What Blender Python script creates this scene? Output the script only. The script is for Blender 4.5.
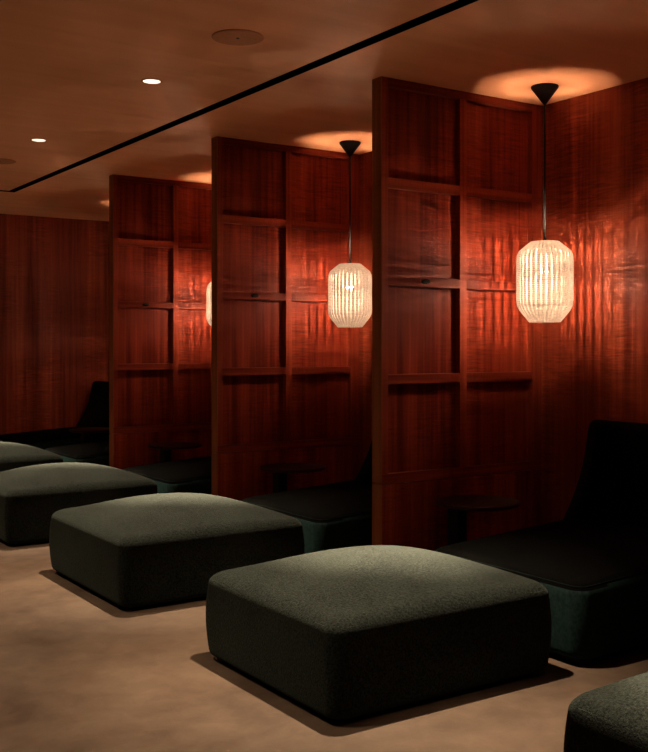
import bpy, bmesh, math, random
from mathutils import Vector, Matrix
random.seed(4)
S = bpy.context.scene
for o in list(bpy.data.objects): bpy.data.objects.remove(o)
C = bpy.data.collections.new('room'); S.collection.children.link(C)
PI = math.pi
H = 2.86
STEP = 1.965

# ---------------------------------------------------------------- camera
cd = bpy.data.cameras.new('camera'); cam = bpy.data.objects.new('camera', cd); S.collection.objects.link(cam)
cam.location = (0, 0, 1.35); cam.rotation_euler = (math.radians(90), 0, math.radians(-33.8))
cd.lens = 1015*36/752; cd.sensor_width = 36; cd.shift_y = -30.6/752; cd.clip_start = .05
S.camera = cam
# ---------------------------------------------------------------- world, exposure, light levels
w = bpy.data.worlds.new('world'); S.world = w; w.use_nodes = True
w.node_tree.nodes['Background'].inputs[0].default_value = (.02, .012, .008, 1)
w.node_tree.nodes['Background'].inputs[1].default_value = .02
vs = S.view_settings; vs.view_transform = 'Standard'; vs.look = 'None'; vs.gamma = 1; vs.exposure = 0; vs.use_curve_mapping = False
BULB_W = 29000          # emission strength of each pendant bulb
BULB_COL = (1, .65, .42)
SPOT_W = 1050
SPOT_COL = (1, .77, .54)
SPOT_ANGLE = 56
CORE_W = 4600
CORE_ANGLE = 27

# ---------------------------------------------------------------- materials
def srgb(r, g, b):
    f = lambda c: (c/255/12.92) if c/255 <= .04045 else ((c/255+.055)/1.055)**2.4
    return (f(r), f(g), f(b), 1)
def new_mat(name):
    m = bpy.data.materials.new(name); m.use_nodes = True
    nt = m.node_tree; b = nt.nodes['Principled BSDF']; return m, nt, b
def mth(nt, op, a, b=None):
    n = nt.nodes.new('ShaderNodeMath'); n.operation = op
    for i, v in enumerate((a, b)):
        if v is None: continue
        if isinstance(v, (int, float)): n.inputs[i].default_value = v
        else: nt.links.new(v, n.inputs[i])
    return n.outputs[0]
def noise(nt, scale3, detail=4, sc=1, rough=.55, dist=0, w=None):
    tc = nt.nodes.new('ShaderNodeTexCoord'); mp = nt.nodes.new('ShaderNodeMapping'); n = nt.nodes.new('ShaderNodeTexNoise')
    nt.links.new(tc.outputs['Object'], mp.inputs[0]); mp.inputs['Scale'].default_value = scale3
    if w: mp.inputs['Location'].default_value = w
    nt.links.new(mp.outputs[0], n.inputs['Vector']); n.inputs['Scale'].default_value = sc
    n.inputs['Detail'].default_value = detail; n.inputs['Roughness'].default_value = rough; n.inputs['Distortion'].default_value = dist
    return n.outputs[0]
def ramp(nt, fac, stops):
    r = nt.nodes.new('ShaderNodeValToRGB'); nt.links.new(fac, r.inputs[0])
    e = r.color_ramp.elements
    while len(e) < len(stops): e.new(.5)
    for el, (p, c) in zip(e, stops): el.position = p; el.color = c if len(c) == 4 else (*c, 1)
    return r.outputs[0]
def mixc(nt, fac, a, b, blend='MIX'):
    n = nt.nodes.new('ShaderNodeMix'); n.data_type = 'RGBA'; n.blend_type = blend
    for s, v in ((0, fac), (6, a), (7, b)):
        if isinstance(v, (int, float, tuple)): n.inputs[s].default_value = v
        else: nt.links.new(v, n.inputs[s])
    return n.outputs[2]
def bump(nt, b, h, strength, dist=.01):
    n = nt.nodes.new('ShaderNodeBump'); n.inputs['Strength'].default_value = strength; n.inputs['Distance'].default_value = dist
    nt.links.new(h, n.inputs['Height']); nt.links.new(n.outputs[0], b.inputs['Normal'])
def wood(name, dark, mid, light, along='z', fiddle=1.0, rough=.5):
    m, nt, b = new_mat(name)
    if along == 'z': g = (26, 26, .7); g2 = (120, 120, 3); bd = (5, 5, .25); rp = (7, 7, 78)
    elif along == 'x': g = (.7, 26, 26); g2 = (3, 120, 120); bd = (.25, 5, 5); rp = (85, 9, 9)
    else: g = (26, .7, 26); g2 = (120, 3, 120); bd = (5, .25, 5); rp = (9, 85, 9)
    n1 = noise(nt, g, 5, dist=.4); n2 = noise(nt, g2, 3); n3 = noise(nt, bd, 2, w=(3, 1, 2))
    s = mth(nt, 'ADD', mth(nt, 'MULTIPLY', n1, .5), mth(nt, 'MULTIPLY', n3, .5))
    col = ramp(nt, s, [(.36, dark), (.5, mid), (.66, light)])
    col = mixc(nt, .35, col, ramp(nt, n2, [(.3, (.55, .5, .5)), (.65, (1, 1, 1))]), 'MULTIPLY')
    rip = noise(nt, rp, 2, rough=.4, dist=1.0, w=(1, 5, 2))      # curly cross figure of the veneer
    msk = ramp(nt, noise(nt, (2.2, 2.2, 1.1), 2, w=(7, 2, 4)), [(.36, (0, 0, 0)), (.6, (1, 1, 1))])
    rr = mth(nt, 'MULTIPLY', mth(nt, 'SUBTRACT', rip, .5), msk)
    amt = mth(nt, 'ADD', 1.0, mth(nt, 'MULTIPLY', rr, 1.4*fiddle))
    col = mixc(nt, 1.0, col, mk3(nt, amt), 'MULTIPLY')
    nt.links.new(col, b.inputs['Base Color'])
    b.inputs['Roughness'].default_value = rough; b.inputs['Specular IOR Level'].default_value = .12
    hgt = mth(nt, 'ADD', mth(nt, 'MULTIPLY', rr, 1.0*fiddle), mth(nt, 'MULTIPLY', n2, .12))
    bump(nt, b, hgt, .25, .005)
    return m
def mk3(nt, v):
    n = nt.nodes.new('ShaderNodeCombineXYZ')
    for i in range(3): nt.links.new(v, n.inputs[i])
    return n.outputs[0]

WD, WM, WL = (.125, .013, .006), (.24, .034, .014), (.36, .063, .026)
M = {}
M['wood'] = wood('mahogany_veneer', WD, WM, WL)
M['rail'] = wood('mahogany_rail', WD, (.25, .040, .017), WL, 'x', .5)
M['stile'] = wood('mahogany_stile', WD, (.25, .040, .017), WL, 'z', .4)
M['edge'] = wood('solid_wood_edge', (.20, .066, .025), (.32, .112, .042), (.40, .145, .057), 'z', .2)
M['wall'] = wood('wall_veneer', (.13, .020, .009), (.215, .039, .016), (.32, .068, .028))
def plain(name, col, rough=.5, metal=0, spec=.5):
    m, nt, b = new_mat(name)
    n = noise(nt, (1, 1, 1), 4, sc=40)
    nt.links.new(mixc(nt, n, tuple(c*.85 for c in col)+(1,), tuple(c*1.15 for c in col)+(1,)), b.inputs['Base Color'])
    b.inputs['Roughness'].default_value = rough; b.inputs['Metallic'].default_value = metal
    b.inputs['Specular IOR Level'].default_value = spec
    return m
M['black'] = plain('black_metal', (.008, .005, .005), .6, spec=.2)
M['void'] = plain('black_slot', (.003, .002, .002), .9, spec=.05)
M['plinth'] = plain('dark_plinth', (.02, .014, .01), .7)
M['table'] = plain('dark_stained_wood', (.018, .004, .003), .55, spec=.2)
M['cover'] = plain('speaker_grille', (.47, .215, .11), .8, spec=.1)
# ceiling
m, nt, b = new_mat('ceiling_finish')
n1 = noise(nt, (.5, 6, 1), 5, dist=.6); n2 = noise(nt, (1.2, 24, 1), 3, dist=1.2); n3 = noise(nt, (1, 1, 1), 3, sc=1.3)
s = mth(nt, 'ADD', mth(nt, 'MULTIPLY', n1, .55), mth(nt, 'MULTIPLY', n3, .45))
nt.links.new(ramp(nt, s, [(.34, (.76, .34, .175)), (.66, (.88, .43, .225))]), b.inputs['Base Color'])
b.inputs['Roughness'].default_value = .62; b.inputs['Specular IOR Level'].default_value = .25
bump(nt, b, mth(nt, 'ADD', n1, mth(nt, 'MULTIPLY', n2, .35)), .35, .01)
M['ceiling'] = m
# floor
m, nt, b = new_mat('floor_finish')
n1 = noise(nt, (1, 1, 1), 7, sc=1.6, rough=.62, dist=.5); n2 = noise(nt, (1, 1, 1), 5, sc=9, rough=.65, dist=.6, w=(4, 2, 0)); n3 = noise(nt, (1, 1, 1), 3, sc=90)
s = mth(nt, 'ADD', mth(nt, 'ADD', mth(nt, 'MULTIPLY', n1, .6), mth(nt, 'MULTIPLY', n2, .32)), mth(nt, 'MULTIPLY', n3, .08))
nt.links.new(ramp(nt, s, [(.36, (.046, .027, .016)), (.5, (.078, .049, .030)), (.64, (.108, .071, .045))]), b.inputs['Base Color'])
b.inputs['Roughness'].default_value = .62; b.inputs['Specular IOR Level'].default_value = .3
bump(nt, b, s, .2, .006)
M['floor'] = m
# boucle and velvet
def fabric(name, c0, c1, sc, bstr, sheen, stint, spec=.1, srough=.45):
    m, nt, b = new_mat(name)
    n1 = noise(nt, (1, 1, 1), 3, sc=sc, rough=.7); n2 = noise(nt, (1, 1, 1), 3, sc=3)
    s = mth(nt, 'ADD', mth(nt, 'MULTIPLY', n1, .8), mth(nt, 'MULTIPLY', n2, .2))
    nt.links.new(ramp(nt, s, [(.38, c0), (.62, c1)]), b.inputs['Base Color'])
    b.inputs['Roughness'].default_value = .95; b.inputs['Specular IOR Level'].default_value = spec
    b.inputs['Sheen Weight'].default_value = sheen; b.inputs['Sheen Roughness'].default_value = srough
    b.inputs['Sheen Tint'].default_value = (*stint, 1)
    bump(nt, b, n1, bstr, .006)
    return m
M['boucle'] = fabric('dark_green_boucle', (.0006, .0008, .0006), (.0165, .0205, .0160), 120, .7, .06, (.55, .7, .56))
M['seam'] = plain('dark_green_seam', (.06, .07, .054), .9, spec=.1)
M['seam_teal'] = plain('dark_teal_seam', (.004, .008, .007), .9, spec=.1)
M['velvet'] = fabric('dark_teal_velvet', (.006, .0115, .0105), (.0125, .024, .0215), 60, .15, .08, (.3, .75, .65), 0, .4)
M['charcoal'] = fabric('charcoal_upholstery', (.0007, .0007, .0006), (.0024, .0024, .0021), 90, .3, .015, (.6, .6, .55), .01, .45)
# lamp shade cord and emitters
m, nt, b = new_mat('white_paper_cord')
out = nt.nodes['Material Output']; nt.nodes.remove(b)
d = nt.nodes.new('ShaderNodeBsdfDiffuse'); t = nt.nodes.new('ShaderNodeBsdfTranslucent'); mx = nt.nodes.new('ShaderNodeMixShader')
n1 = noise(nt, (60, 60, 160), 3)
cc = ramp(nt, n1, [(.3, (.38, .355, .33)), (.6, (.53, .50, .47))])
nt.links.new(cc, d.inputs[0]); nt.links.new(cc, t.inputs[0]); mx.inputs[0].default_value = .86
nt.links.new(d.outputs[0], mx.inputs[1]); nt.links.new(t.outputs[0], mx.inputs[2]); nt.links.new(mx.outputs[0], out.inputs[0])
M['shade'] = m
m, nt, b = new_mat('bulb_glass'); nt.nodes.remove(b)
a1 = nt.nodes.new('ShaderNodeBsdfTransparent'); a2 = nt.nodes.new('ShaderNodeEmission'); a3 = nt.nodes.new('ShaderNodeAddShader')
a1.inputs[0].default_value = (.9, .9, .9, 1); a2.inputs[0].default_value = (1, .62, .36, 1); a2.inputs[1].default_value = 3
nt.links.new(a1.outputs[0], a3.inputs[0]); nt.links.new(a2.outputs[0], a3.inputs[1]); nt.links.new(a3.outputs[0], nt.nodes['Material Output'].inputs[0])
M['glass'] = m
def emit(name, col, st):
    m, nt, b = new_mat(name)
    b.inputs['Base Color'].default_value = (.8, .8, .8, 1)
    b.inputs['Emission Color'].default_value = (*col, 1); b.inputs['Emission Strength'].default_value = st
    return m
M['bulb'] = emit('lit_bulb', BULB_COL, BULB_W)
M['lens'] = emit('lit_lens', (1, .80, .60), 1.6)

# ---------------------------------------------------------------- helpers
def obj(name, bm, mat, parent=None, smooth=False):
    me = bpy.data.meshes.new(name)
    bmesh.ops.recalc_face_normals(bm, faces=bm.faces)
    bm.to_mesh(me); bm.free()
    if smooth:
        for p in me.polygons: p.use_smooth = True
    me.materials.append(M[mat]); o = bpy.data.objects.new(name, me); C.objects.link(o)
    if parent: o.parent = parent
    return o
def thing(name, label, cat, loc, group=None, rz=0):
    o = bpy.data.objects.new(name, None); C.objects.link(o); o.location = loc; o.rotation_euler = (0, 0, rz)
    o.empty_display_size = .1; o['label'] = label; o['category'] = cat
    if group: o['group'] = group
    return o
def struct(name, bm, mat, label=None):
    o = obj(name, bm, mat); o['kind'] = 'structure'
    if label: o['label'] = label
    return o
def dup(root, loc, label, group=None):
    r = root.copy(); C.objects.link(r); r.location = loc; r['label'] = label
    if group: r['group'] = group
    for ch in list(root.children):
        c = ch.copy(); C.objects.link(c); c.parent = r
        for g in list(ch.children):
            e = g.copy(); C.objects.link(e); e.parent = c
    return r
def box(bm, x0, x1, y0, y1, z0, z1, bev=0):
    b2 = bmesh.new()
    bmesh.ops.create_cube(b2, size=1)
    for v in b2.verts:
        v.co = Vector(((x0+x1)/2+v.co.x*(x1-x0), (y0+y1)/2+v.co.y*(y1-y0), (z0+z1)/2+v.co.z*(z1-z0)))
    if bev: bmesh.ops.bevel(b2, geom=b2.edges[:], offset=bev, segments=2, affect='EDGES', profile=.5)
    me = bpy.data.meshes.new('t'); b2.to_mesh(me); b2.free(); bm.from_mesh(me); bpy.data.meshes.remove(me)
    return bm
def bx(*a, **k): return box(bmesh.new(), *a, **k)
def loft(bm, rings, cap0=False, cap1=False):
    vs = [[bm.verts.new(p) for p in r] for r in rings]
    n = len(rings[0])
    for a, b_ in zip(vs, vs[1:]):
        for i in range(n): bm.faces.new((a[i], a[(i+1) % n], b_[(i+1) % n], b_[i]))
    if cap0: bm.faces.new(list(reversed(vs[0])))
    if cap1: bm.faces.new(vs[-1])
    return bm
def lathe(bm, prof, n=40, cx=0, cy=0, cap0=True, cap1=True):
    return loft(bm, [[(cx+r*math.cos(2*PI*i/n), cy+r*math.sin(2*PI*i/n), z) for i in range(n)] for r, z in prof], cap0, cap1)
def tube(bm, pts, r, n=8, closed=False, ry=None):
    """a round cord along pts"""
    pts = [Vector(p) for p in pts]; rings = []; N = len(pts)
    for i, p in enumerate(pts):
        a = pts[(i-1) % N] if closed or i else pts[0]; b_ = pts[(i+1) % N] if closed or i < N-1 else pts[-1]
        t = (b_-a).normalized(); up = Vector((0, 0, 1)) if abs(t.z) < .9 else Vector((1, 0, 0))
        s = t.cross(up).normalized(); u = s.cross(t)
        rings.append([p+s*r*math.cos(2*PI*k/n)+u*(ry or r)*math.sin(2*PI*k/n) for k in range(n)])
    if closed: rings.append(rings[0])
    loft(bm, rings, not closed, not closed)
    if closed: bmesh.ops.remove_doubles(bm, verts=bm.verts, dist=1e-6)
    return bm
def rrect(a, b, R, ns=14, nc=9):
    """rounded rectangle outline, half sizes a and b"""
    R = max(min(R, a-.001, b-.001), .0005); out = []
    cs = [(a-R, b-R, 0), (-(a-R), b-R, 90), (-(a-R), -(b-R), 180), (a-R, -(b-R), 270)]
    for k, (cx, cy, a0) in enumerate(cs):
        for i in range(nc):
            t = math.radians(a0+90*i/(nc-1)); out.append((cx+R*math.cos(t), cy+R*math.sin(t)))
        nx, ny, na = cs[(k+1) % 4]; t = math.radians(a0+90); p = (cx+R*math.cos(t), cy+R*math.sin(t))
        q = (nx+R*math.cos(math.radians(na)), ny+R*math.sin(math.radians(na)))
        for i in range(1, ns): f = i/ns; out.append((p[0]+(q[0]-p[0])*f, p[1]+(q[1]-p[1])*f))
    return out
def cushion(a, b, z0, z1, R=.07, re=.035, rb=.03, dome=.045, bulge=.012, lift=lambda x, y: 0):
    """soft upholstered block with rounded corners, bulged sides and a crowned top; centred on the origin"""
    prof = []
    for i in range(6): t = i/5*PI/2; prof.append((rb*(1-math.sin(t)), z0+rb*(1-math.cos(t))))
    for i in range(1, 12):
        f = i/12; prof.append((0, z0+rb+(z1-re-z0-rb)*f))
    for i in range(8): t = i/7*PI/2; prof.append((re*(1-math.cos(t)), z1-re+re*math.sin(t)))
    def dz(x, y):
        u = min(abs(x)/a, 1); v = min(abs(y)/b, 1)
        return dome*(1-u**2.2)*(1-v**2.2)
    rings = []
    for ins, z in prof:
        f = (z-z0)/(z1-z0); bl = bulge*math.sin(PI*min(max(f, 0), 1))
        rings.append([(x, y, z+(dz(x, y)+lift(x, y))*(max(f, 0)**3 if f < 1 else 1)) for x, y in rrect(a-ins+bl, b-ins+bl, R)])
    ins0 = re; n = 16
    for k in range(1, n):
        s = 1-k/n
        rings.append([(x*s, y*s, z1+dz(x*s, y*s)+lift(x*s, y*s)) for x, y in rrect(a-ins0, b-ins0, R*1.0)])
    bm = bmesh.new(); loft(bm, rings, True, True)
    return bm
def seam(a, b, z, R, r, lift=lambda x, y: 0):
    bm = bmesh.new(); return tube(bm, [(x, y, z+lift(x, y)) for x, y in rrect(a, b, R)], r, 6, closed=True)

# ---------------------------------------------------------------- the room
X0, X1, Y0, Y1 = -2.4, 4.70, -1.8, 11.73
struct('floor', bx(X0-.1, X1+.1, Y0-.1, Y1+.1, -.1, 0), 'floor')
SX0, SX1, SY0, SY1 = 2.957, 3.035, 9.95, 10.03
bm = bmesh.new()
box(bm, SX1, X1+.1, Y0-.1, SY1, H, H+.1)
box(bm, X0-.1, X1+.1, SY1, Y1+.1, H, H+.1)
box(bm, X0-.1, SX0, Y0-.1, SY0, H, H+.1)
struct('ceiling', bm, 'ceiling')
bm = bmesh.new()                                   # black channel above the L-shaped gap
box(bm, SX0-.02, SX1+.02, Y0-.1, SY1+.02, H+.1, H+.12)
box(bm, X0-.1, SX0, SY0-.02, SY1+.02, H+.1, H+.12)
box(bm, SX0-.0005, SX0+.006, Y0-.1, SY0+.006, H+.0005, H+.1)
box(bm, SX1-.006, SX1+.0005, Y0-.1, SY1, H+.0005, H+.1)
box(bm, X0-.1, SX0, SY0-.0005, SY0+.006, H+.0005, H+.1)
box(bm, X0-.1, SX1, SY1-.006, SY1+.0005, H+.0005, H+.1)
struct('trim_1', bm, 'void', 'black recessed gap running along the ceiling')
struct('wall_right', bx(X1, X1+.1, Y0-.1, Y1+.1, -.1, H+.1), 'wall')
struct('wall_far', bx(X0-.1, X1, Y1, Y1+.1, -.1, H+.1), 'wall')
struct('wall_left', bx(X0-.1, X0, Y0-.1, Y1, -.1, H+.1), 'wall')
struct('wall_near', bx(X0, X1, Y0-.1, Y0, -.1, H+.1), 'wall')

# ---------------------------------------------------------------- gridded timber partitions
PX, PYF = 3.434, 4.55          # front end and near face of the nearest one
def make_partition(label, loc):
    t = thing('wooden_partition', label, 'partition', loc, 'timber partitions between the bays')
    L = X1-PX; T = .09
    cols = [(.047, .582), (.636, 1.178)]
    rows = [(2.24, 2.297), (1.686, 1.742), (1.13, 1.186)]
    obj('base_panel', bx(.0045, L-.006, 0, T, 0, .567, bev=.002), 'wood', t)
    obj('bottom_rail', bx(.0045, L-.006, 0, T, .571, .625, bev=.002), 'rail', t)
    obj('top_rail', bx(.047, 1.178, .0005, T-.0005, 2.812, H, bev=.0015), 'rail', t)
    obj('end_cap', bx(0, .0045, .0, T, .571, H, bev=.001), 'edge', t)
    obj('end_cap', bx(0, .0045, .0, T, 0, .567, bev=.001), 'edge', t)
    obj('end_stile', bx(.0045, .047, 0, T, .6255, H, bev=.002), 'stile', t)
    obj('wall_stile', bx(1.178, L-.002, 0, T, .6255, H, bev=.002), 'stile', t)
    obj('center_stile', bx(.582, .636, .0008, .03, .6255, 2.812, bev=.002), 'stile', t)
    obj('back_panel', bx(.047, 1.178, .052, T-.001, .6255, 2.812), 'wood', t)
    for a, b_ in cols:
        zs = [.6255]+[q for r in reversed(rows) for q in r]+[2.812]
        for k in range(0, 8, 2):
            obj('panel', bx(a, b_, .040, .052, zs[k], zs[k+1]), 'wood', t)
        for z0, z1 in rows:
            r = obj('rail', bx(a, b_, .0016, .0395, z0, z1, bev=.0015), 'rail', t)
            if a < .1 and z0 == rows[1][0]:
                bm = bmesh.new()
                loft(bm, [[(.300+rx*math.cos(2*PI*i/20), y, 1.716+rx*.5*math.sin(2*PI*i/20)) for i in range(20)]
                          for rx, y in ((.012, .0016), (.012, -.012), (.024, -.016), (.030, -.020), (.030, -.030), (.026, -.034))], True, True)
                o = obj('knob', bm, 'black', r, True); o['label'] = 'small flat black oval knob'
    o = obj('center_backing', bx(.582, .636, .030, .052, .6255, 2.812), 'stile', t)
    return t
pl = ['tall gridded red wood partition nearest the camera, beside the closest pendant lamp',
      'gridded red wood partition, second from the camera, behind the middle pendant lamp',
      'gridded red wood partition farthest from the camera, before the far wood wall']
p0 = make_partition(pl[0], (PX, PYF, 0))
dup(p0, (PX, PYF+1.965, 0), pl[1]); dup(p0, (PX, PYF+3.925, 0), pl[2])
dup(p0, (PX, PYF-STEP, 0), 'gridded red wood partition just outside the right edge beside the closest lounge chaise')

# ---------------------------------------------------------------- pendant lamps
def make_pendant(label, loc):
    t = thing('pendant_lamp', label, 'lamp', loc, 'pendant lamps hanging one in each bay')   # origin on the ceiling, things hang below
    bm = bmesh.new(); lathe(bm, [(.078, 0), (.080, -.004), (.078, -.012), (.012, -.100), (.006, -.108)], 40)
    obj('canopy', bm, 'black', t, True)
    bm = bmesh.new(); tube(bm, [(0, 0, -.105), (0, 0, -.90)], .0065, 10); obj('cord', bm, 'black', t, True)
    bm = bmesh.new(); lathe(bm, [(.010, -.885), (.015, -.90), (.022, -.968), (.022, -.972)], 24)
    obj('socket', bm, 'black', t, True)
    bm = bmesh.new(); lathe(bm, [(.008, -.972), (.009, -1.01), (.014, -1.045), (.019, -1.06), (.021, -1.078), (.0185, -1.094), (.010, -1.103), (.003, -1.1065)], 20)
    o = obj('bulb', bm, 'glass', t, True); o['label'] = 'glowing bulb'
    bm = bmesh.new()
    for fr_ in (.0125, .0200): tube(bm, [(fr_*math.cos(2*PI*i/16), fr_*math.sin(2*PI*i/16), -1.080) for i in range(16)], .0011, 6, closed=True, ry=.0022)
    obj('filament', bm, 'bulb', o, True)
    zt, zb = -.908, -1.372
    prof = [(.051, zt-.003), (.080, zt), (.146, zt-.054), (.157, zt-.080), (.160, zt-.11), (.160, zb+.13), (.156, zb+.095), (.143, zb+.068), (.088, zb), (.070, zb+.006)]
    # resample the profile evenly
    pts = []
    for (r0, z0), (r1, z1) in zip(prof, prof[1:]):
        n = max(1, round(math.hypot(r1-r0, z1-z0)/.0036))
        for i in range(n): pts.append((r0+(r1-r0)*i/n, z0+(z1-z0)*i/n))
    pts.append(prof[-1])
    bm = bmesh.new(); N = 34
    rnd = random.Random(9)
    for k in range(N):
        a = 2*PI*k/N; ca, sa = math.cos(a), math.sin(a); rings = []; j0 = rnd.uniform(-.02, .02)
        for i, (r, z) in enumerate(pts):
            q = pts[min(i+1, len(pts)-1)]; p = pts[max(i-1, 0)]
            tr, tz = q[0]-p[0], q[1]-p[1]; l = math.hypot(tr, tz); nr, nz = -tz/l, tr/l      # normal in the r-z plane
            wdt = .0123+.0013*math.sin(i*2*PI/4)+rnd.uniform(-.0003, .0003)-.001*(r < .1); th = .0036
            ring = []
            for s in range(8):
                u = math.cos(2*PI*s/8)*wdt; v = math.sin(2*PI*s/8)*th
                R_ = r+nr*v; Z_ = z+nz*v
                ring.append((R_*ca-u*sa, R_*sa+u*ca, Z_))
            rings.append(ring)
        loft(bm, rings, True, True)
    for i in range(8, len(pts)-8, 3):                     # cord wound round the ribs
        rr_, zz = pts[i]
        if rr_ < .10: continue
        tube(bm, [((rr_+.0028)*math.cos(2*PI*q/48), (rr_+.0028)*math.sin(2*PI*q/48), zz) for q in range(48)], .0019, 5, closed=True)
    lathe(bm, [(.066, zb+.006), (.066, zb+.012)], 32)      # base disc, added to hold back light falling onto the chaise
    sh = obj('lamp_shade', bm, 'shade', t, True); sh['label'] = 'glowing off-white ribbed cord shade'
    bm = bmesh.new()
    for r, z in ((.080, zt+.001), (.156, zt-.082), (.1565, zb+.24), (.154, zb+.095), (.075, zb+.008)):
        tube(bm, [(r*math.cos(2*PI*i/40), r*math.sin(2*PI*i/40), z) for i in range(40)], .0025, 6, closed=True)
    for k in range(4):
        a = PI/4+k*PI/2; tube(bm, [(.018*math.cos(a), .018*math.sin(a), -.912), (.080*math.cos(a), .080*math.sin(a), zt)], .002, 6)
    obj('wire_frame', bm, 'shade', sh, True)
    return t
LX, LY = 4.36, 4.20
q = make_pendant('glowing ribbed lantern pendant on a black cord nearest the camera, beside the right wall', (LX, LY, H))
dup(q, (LX, LY+STEP, H), 'glowing ribbed lantern pendant in the middle bay, partly behind the nearest partition')
dup(q, (LX, LY+2*STEP, H), 'glowing ribbed lantern pendant seen as a sliver behind the second partition')
dup(q, (LX, LY+3*STEP, H), 'lantern pendant hanging in the farthest bay, hidden behind the farthest partition')
dup(q, (LX, LY-STEP, H), 'lantern pendant just beyond the right edge of the view, before the right wall')

# ---------------------------------------------------------------- recessed downlights, ceiling covers
def make_down(label, loc, wide=SPOT_W, core=CORE_W, ang=SPOT_ANGLE):
    t = thing('ceiling_downlight', label, 'downlight', loc, 'recessed downlights in the ceiling')
    bm = bmesh.new(); lathe(bm, [(.050, 0), (.050, -.0025), (.058, -.0025), (.058, 0)], 40, cap0=False, cap1=False)
    obj('trim_ring', bm, 'cover', t, True)
    bm = bmesh.new(); lathe(bm, [(.0505, 0), (.0505, -.0015)], 40); o = obj('lens', bm, 'lens', t); o['label'] = 'bright warm white lens'
    for nm, e, an, rot in (('downlight_beam', wide, ang, (3, -2)), ('downlight_core', core, CORE_ANGLE, (5, -7))):   # lamp head turned a little towards the seat
        if not e: continue
        ld = bpy.data.lights.new(nm, 'SPOT'); ld.energy = e; ld.color = SPOT_COL
        ld.spot_size = math.radians(an); ld.spot_blend = 1; ld.shadow_soft_size = .02
        lo = bpy.data.objects.new(nm, ld); C.objects.link(lo); lo.parent = t; lo.location = (0, 0, -.02)
        lo.rotation_euler = (math.radians(rot[0]), math.radians(rot[1]), 0)
    return t
DX, DY = 2.409, 5.368
dl = make_down('lit round ceiling downlight nearer the camera, above the second ottoman', (DX, DY, H))
dup(dl, (DX, DY+2.0, H), 'lit round ceiling downlight farther from the camera, near the left edge')
dup(dl, (DX, DY+4.0, H), 'lit round ceiling downlight beyond the left edge, near the far wall')
dup(dl, (DX, DY-2.0, H), 'lit round ceiling downlight above the nearest full ottoman, over the top edge')
dup(dl, (DX, DY-4.0, H), 'lit round ceiling downlight above the ottoman cut off at the lower right')
d2 = make_down('unseen fill downlight added over the open aisle floor, beyond the left edge', (.55, DY, H), SPOT_W*.42, 0, 74)  # extra row out of view, added to brighten the aisle floor
dup(d2, (.55, DY-2.0, H), 'unseen fill downlight added over the open aisle floor, beside the camera')
dup(d2, (.55, DY+2.0, H), 'unseen fill downlight added over the open aisle floor, far beyond the left edge')
def make_cover(label, loc):
    t = thing('ceiling_speaker', label, 'speaker', loc, 'round ceiling speaker covers')
    bm = bmesh.new(); lathe(bm, [(.128, 0), (.128, -.003), (.125, -.005), (.118, -.0055)], 56, cap0=True, cap1=True); obj('grille', bm, 'cover', t, False)
    bm = bmesh.new(); lathe(bm, [(.008, -.0055), (.007, -.008)], 16); obj('center_cap', bm, 'plinth', t)
    return t
cv = make_cover('round flush ceiling speaker cover with a dark centre dot, above the nearer downlight', (2.415, 4.365, H))
dup(cv, (2.415, 8.38, H), 'round flush ceiling speaker cover at the left edge, below the farther downlight')

# ---------------------------------------------------------------- ottomans
def make_ottoman(label, loc):
    t = thing('ottoman', label, 'ottoman', loc, 'square ottomans in a row along the bays')
    a, b_ = .544, .492
    obj('cushion', cushion(a, b_, .018, .374, R=.06, re=.042, rb=.03, dome=.105, bulge=.014), 'boucle', t, True)
    obj('piping', seam(a-.003, b_-.003, .3500, .060, .0019), 'seam', t, True)
    obj('plinth', bx(-a+.07, a-.07, -b_+.07, b_-.07, 0, .032), 'plinth', t)
    return t
OX, OY = 2.553, 3.43
ol = ['dark green boucle ottoman, largest and nearest shown whole, in the centre foreground',
      'dark green boucle ottoman, second shown whole, left of the nearest one',
      'dark green boucle ottoman cut by the left edge, third in the row',
      'small distant dark green ottoman at the left edge, behind the third one',
      'dark green boucle ottoman cut off at the lower right corner',
      'farthest dark green ottoman barely showing at the left edge']
ot = make_ottoman(ol[0], (OX, OY, 0))
for x, y, l in ((OX-.01, 5.36, ol[1]), (OX, 7.27, ol[2]), (OX, 9.27, ol[3]), (OX+.125, 1.50, ol[4]), (OX, 11.08, ol[5])):
    o = dup(ot, (x, y, 0), l)
    if l == ol[1]: o.scale.y = 1.14

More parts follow.
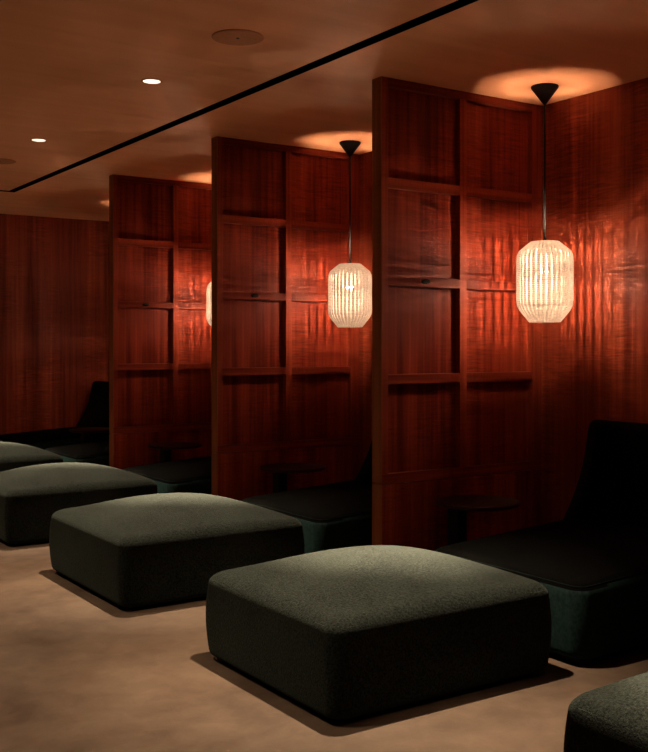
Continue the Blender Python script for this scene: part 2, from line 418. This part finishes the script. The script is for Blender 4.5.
# ---------------------------------------------------------------- lounge chaises
def make_chaise(label, loc):
    t = thing('lounge_chaise', label, 'chaise', loc, 'velvet lounge chaises along the right wall')
    a, b_ = .715, .5          # origin at the middle of the seat on the floor
    lift = lambda x, y: .075*max(0, (x+a)/(2*a))
    obj('seat', cushion(a, b_, .028, .345, R=.07, re=.045, rb=.03, dome=.035, bulge=.01, lift=lift), 'velvet', t, True)
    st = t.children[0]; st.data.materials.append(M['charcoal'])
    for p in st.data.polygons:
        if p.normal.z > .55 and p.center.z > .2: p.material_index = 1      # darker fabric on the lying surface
    obj('piping', seam(a-.012, b_-.012, .3345, .062, .0017, lift), 'seam_teal', t, True)
    obj('plinth', bx(-a+.06, a-.06, -b_+.06, b_-.06, 0, .032), 'plinth', t)
    # reclined back: side outline in x-z, lofted over the width
    fr = [(.235, .385), (.285, .46), (.345, .56), (.395, .68), (.425, .80), (.442, .885)]
    top = [(.452, .912), (.478, .928), (.515, .932), (.555, .926), (.575, .905)]
    bk = [(.615, .80), (.655, .66), (.69, .52), (.70, .385)]
    outl = fr+top+bk
    # densify
    o2 = []
    for i, p in enumerate(outl):
        q_ = outl[(i+1) % len(outl)]
        for k in range(3): o2.append((p[0]+(q_[0]-p[0])*k/3, p[1]+(q_[1]-p[1])*k/3))
    cx = sum(p[0] for p in o2)/len(o2); cz = sum(p[1] for p in o2)/len(o2)
    rings = []; e = .035
    def ring(y, ins):
        r = []
        for x, z in o2:
            d = math.hypot(x-cx, z-cz); s = 1-ins/d; bow = .012*(1-(y/b_)**2)
            r.append((cx+(x-cx)*s-(bow if x < .45 else 0), y, cz+(z-cz)*s))
        return r
    for i in range(6): th = i/5*PI/2; rings.append(ring(-b_+.01+e*(1-math.sin(th)), e*(1-math.cos(PI/2-th))))
    for i in range(1, 12): rings.append(ring(-b_+.01+e+(2*b_-.02-2*e)*i/12, 0))
    for i in range(6): th = (5-i)/5*PI/2; rings.append(ring(b_-.01-e*(1-math.sin(th)), e*(1-math.cos(PI/2-th))))
    bm = bmesh.new(); loft(bm, rings, True, True)
    obj('backrest', bm, 'charcoal', t, True)
    return t
CX, CY = 3.235+.715, 3.41
cl = ['dark teal velvet lounge chaise nearest the camera, at the right edge behind the closest ottoman',
      'dark teal velvet lounge chaise between the nearest and second partitions',
      'dark teal velvet lounge chaise between the second and farthest partitions',
      'dark teal velvet lounge chaise in the far left bay, nearer of the two',
      'dark teal velvet lounge chaise farthest away, against the far wood wall']
ch = make_chaise(cl[0], (CX, CY, 0))
for k, y in ((1, CY+1.965), (2, CY+3.95), (3, CY+5.90), (4, CY+7.58)): dup(ch, (CX, y, 0), cl[k])

# ---------------------------------------------------------------- side tables beside the partitions
def make_table(label, loc):
    t = thing('side_table', label, 'table', loc, 'round side tables beside the chaises')
    bm = bmesh.new(); lathe(bm, [(.225, .452), (.238, .458), (.24, .464), (.238, .472), (.225, .475)], 56)
    obj('table_top', bm, 'table', t)
    obj('pedestal', bx(-.06, .01, .10, .19, .0, .452, bev=.003), 'black', t)
    return t
tb = make_table('dark round side table in front of the nearest partition', (3.90, 4.27, 0))
dup(tb, (3.90, 4.27+1.957, 0), 'dark round side table in front of the second partition')
dup(tb, (3.90, 4.27+3.92, 0), 'dark round side table in front of the farthest partition')
dup(tb, (3.90, 10.18, 0), 'dark round side table between the two farthest chaises')
